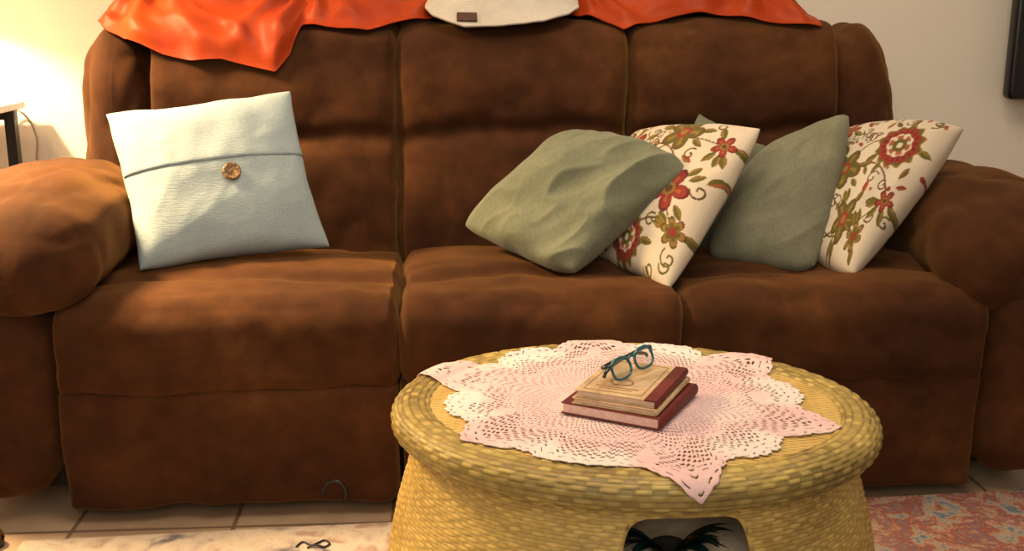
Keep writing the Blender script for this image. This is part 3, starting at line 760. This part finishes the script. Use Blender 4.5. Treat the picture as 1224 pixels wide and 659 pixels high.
# ------------------------------------------------------------------ rug
rug_rot=math.radians(2.7)
V,Fc=box_vf(-1.33,1.33,-2.0,0,0,.008)
rx=-.85+1.33
o=mk('area_rug',V,Fc,RUG,None,loc=(rx,-.112+math.tan(rug_rot)*1.33,.0005),rotz=rug_rot,world=False,smooth=False)
tag(o,'distressed multicoloured area rug under the wicker table','rug')
cpts=[atz(354,654,.0105),atz(362,648,.0105),atz(372,652,.0105),atz(380,649,.011),atz(388,646,.0105),atz(394,650,.0105),atz(388,654,.0105),atz(377,652,.013),atz(367,655,.0105)]
V,Fc=tube_vf(spline(cpts,8),.0020,8)
o=mk('looped_cord',V,Fc,BLACK,None,loc=cpts[4]); tag(o,'small dark looped cord lying on the pale left part of the rug','cord')
# ------------------------------------------------------------------ side table, lamp, tv, slipper
SX=-.105
st=thing('side_table',(-1.345+SX,.80,0),'white-topped side table with black legs beside the sofa','side table')
box('tabletop',-1.61+SX,-1.075+SX,.55,1.06,.775,.795,WHITE,st,bevel=.004)
for x in (-1.575,-1.105):
    for y in (.585,1.02): box('leg',x-.014+SX,x+.014+SX,y-.014,y+.014,0,.775,BLACK,st)
box('apron',-1.59+SX,-1.09+SX,.572,.592,.745,.775,BLACK,st); box('apron',-1.59+SX,-1.09+SX,1.012,1.032,.745,.775,BLACK,st)
lx,ly,lz=-1.44,.72,.796
lamp=thing('table_lamp',(lx,ly,lz),'warm glowing table lamp just past the left edge of the photo','lamp')
V,Fc=lathe_vf([(0,0),(.075,0),(.078,.012),(.03,.03),(.045,.09),(.05,.13),(.02,.19),(.009,.21),(.009,.34),(0,.34)],36,(lx,ly,lz)); mk('base',V,Fc,BRASS,lamp)
V,Fc=lathe_vf([(.150,.28),(.105,.50)],48,(lx,ly,lz)); mk('lamp_shade',V,Fc,SHADE,lamp,solid=.002)
V,Fc=lathe_vf([(0,.345),(.012,.345),(.028,.37),(.03,.39),(.018,.412),(0,.417)],24,(lx,ly,lz))
m,nt,b=new_mat('bulb_glow'); b.inputs['Emission Color'].default_value=(1,.75,.45,1); b.inputs['Emission Strength'].default_value=12; b.inputs['Base Color'].default_value=(1,.9,.8,1)
mk('bulb',V,Fc,m,lamp)
V,Fc=tube_vf(spline([(lx+.07,ly+.03,.802),(-1.30,.98,.802),at(8,128,1.085),at(30,138,1.10),at(44,165,1.115),at(47,215,1.115),(-1.12,1.115,.3),(-1.13,1.115,.05)],10),.0032,8); mk('cord',V,Fc,CORD,lamp)
q=at(1205,120,1.04)
tv=thing('television',(2.06,1.1,.80),'black flat television at the right edge of the photo','television')
p,fc=pad_vf(q.x,q.x+.95,1.04,1.09,q.z,q.z+.56,(.02,.015,.02),n=(40,8,30),amp=0,amp2=0); mk('casing',p,fc,SCREEN,tv)
box('screen',q.x+.02,q.x+.93,1.0385,1.042,q.z+.025,q.z+.54,mat_plain('glossy_screen',(.006,.006,.007),.08),tv)
box('wall_bracket',q.x+.3,q.x+.65,1.085,WY-.001,q.z+.15,q.z+.4,BLACK,tv)
sx_,sy_=-.885,-.115
sl=thing('slipper',(sx_-.13,sy_,0),'brown slipper on the floor at the left edge by the sofa arm','slipper')
out=[]
for k in range(48):
    a=2*PI*k/48; x=math.cos(a)*.13; w=.045*(1+.15*math.cos(a))*math.sin(a); out.append((x,w))
V=[(x,y,zz) for zz in (.001,.016) for x,y in out]; Fc=[(k,(k+1)%48,48+(k+1)%48,48+k) for k in range(48)]+[tuple(range(48))[::-1],tuple(48+k for k in range(48))]
mk('sole',V,Fc,BLACK,sl,world=False,smooth=False)
V=[];na,nb=24,14
for i in range(na):
    t=i/(na-1); x=-.02+.148*t; hw=.045*(1+.15*(x/.13))*math.sqrt(max(0,1-(x/.13)**2)); hh=.046*math.sqrt(max(0.0,1-(t*.99)**2.4))+.004
    for j in range(nb):
        a=PI*j/(nb-1); V.append((x,hw*math.cos(a),.015+hh*math.sin(a)))
Fc=[(i*nb+j,(i+1)*nb+j,(i+1)*nb+j+1,i*nb+j+1) for i in range(na-1) for j in range(nb-1)]
mk('upper',V,Fc,SLIP,sl,world=False,solid=.003)
# ------------------------------------------------------------------ lights
def area(name,loc,target,size,power,c,spread=PI):
    l=bpy.data.lights.new(name,'AREA'); l.energy=power; l.size=size; l.color=c; l.spread=spread
    o=bpy.data.objects.new(name,l); COL.objects.link(o); o.location=loc
    o.rotation_euler=(Vector(target)-Vector(loc)).to_track_quat('-Z','Y').to_euler()
area('ceiling_light',(.35,-.40,2.42),(.35,-.05,0),1.2,32,(1,.83,.62))
area('front_fill',(-.2,-3.0,1.8),(.3,.6,.75),1.4,25,(1,.89,.74))  # added fill from behind the camera, no fixture modelled
area('left_arm_fill',(-1.55,.25,1.75),(-.95,.26,.6),.4,38,(1,.68,.34),math.radians(85))  # added warm fill that brightens the left arm, no lamp stands here
l=bpy.data.lights.new('lamp_light','POINT'); l.energy=52; l.color=(1,.74,.43); l.shadow_soft_size=.02
o=bpy.data.objects.new('lamp_light',l); COL.objects.link(o); o.location=(lx+.06,ly-.04,lz+.345)
w=bpy.data.worlds.new('world'); scn.world=w; w.use_nodes=True; w.node_tree.nodes['Background'].inputs[0].default_value=(1,.88,.74,1); w.node_tree.nodes['Background'].inputs[1].default_value=.24
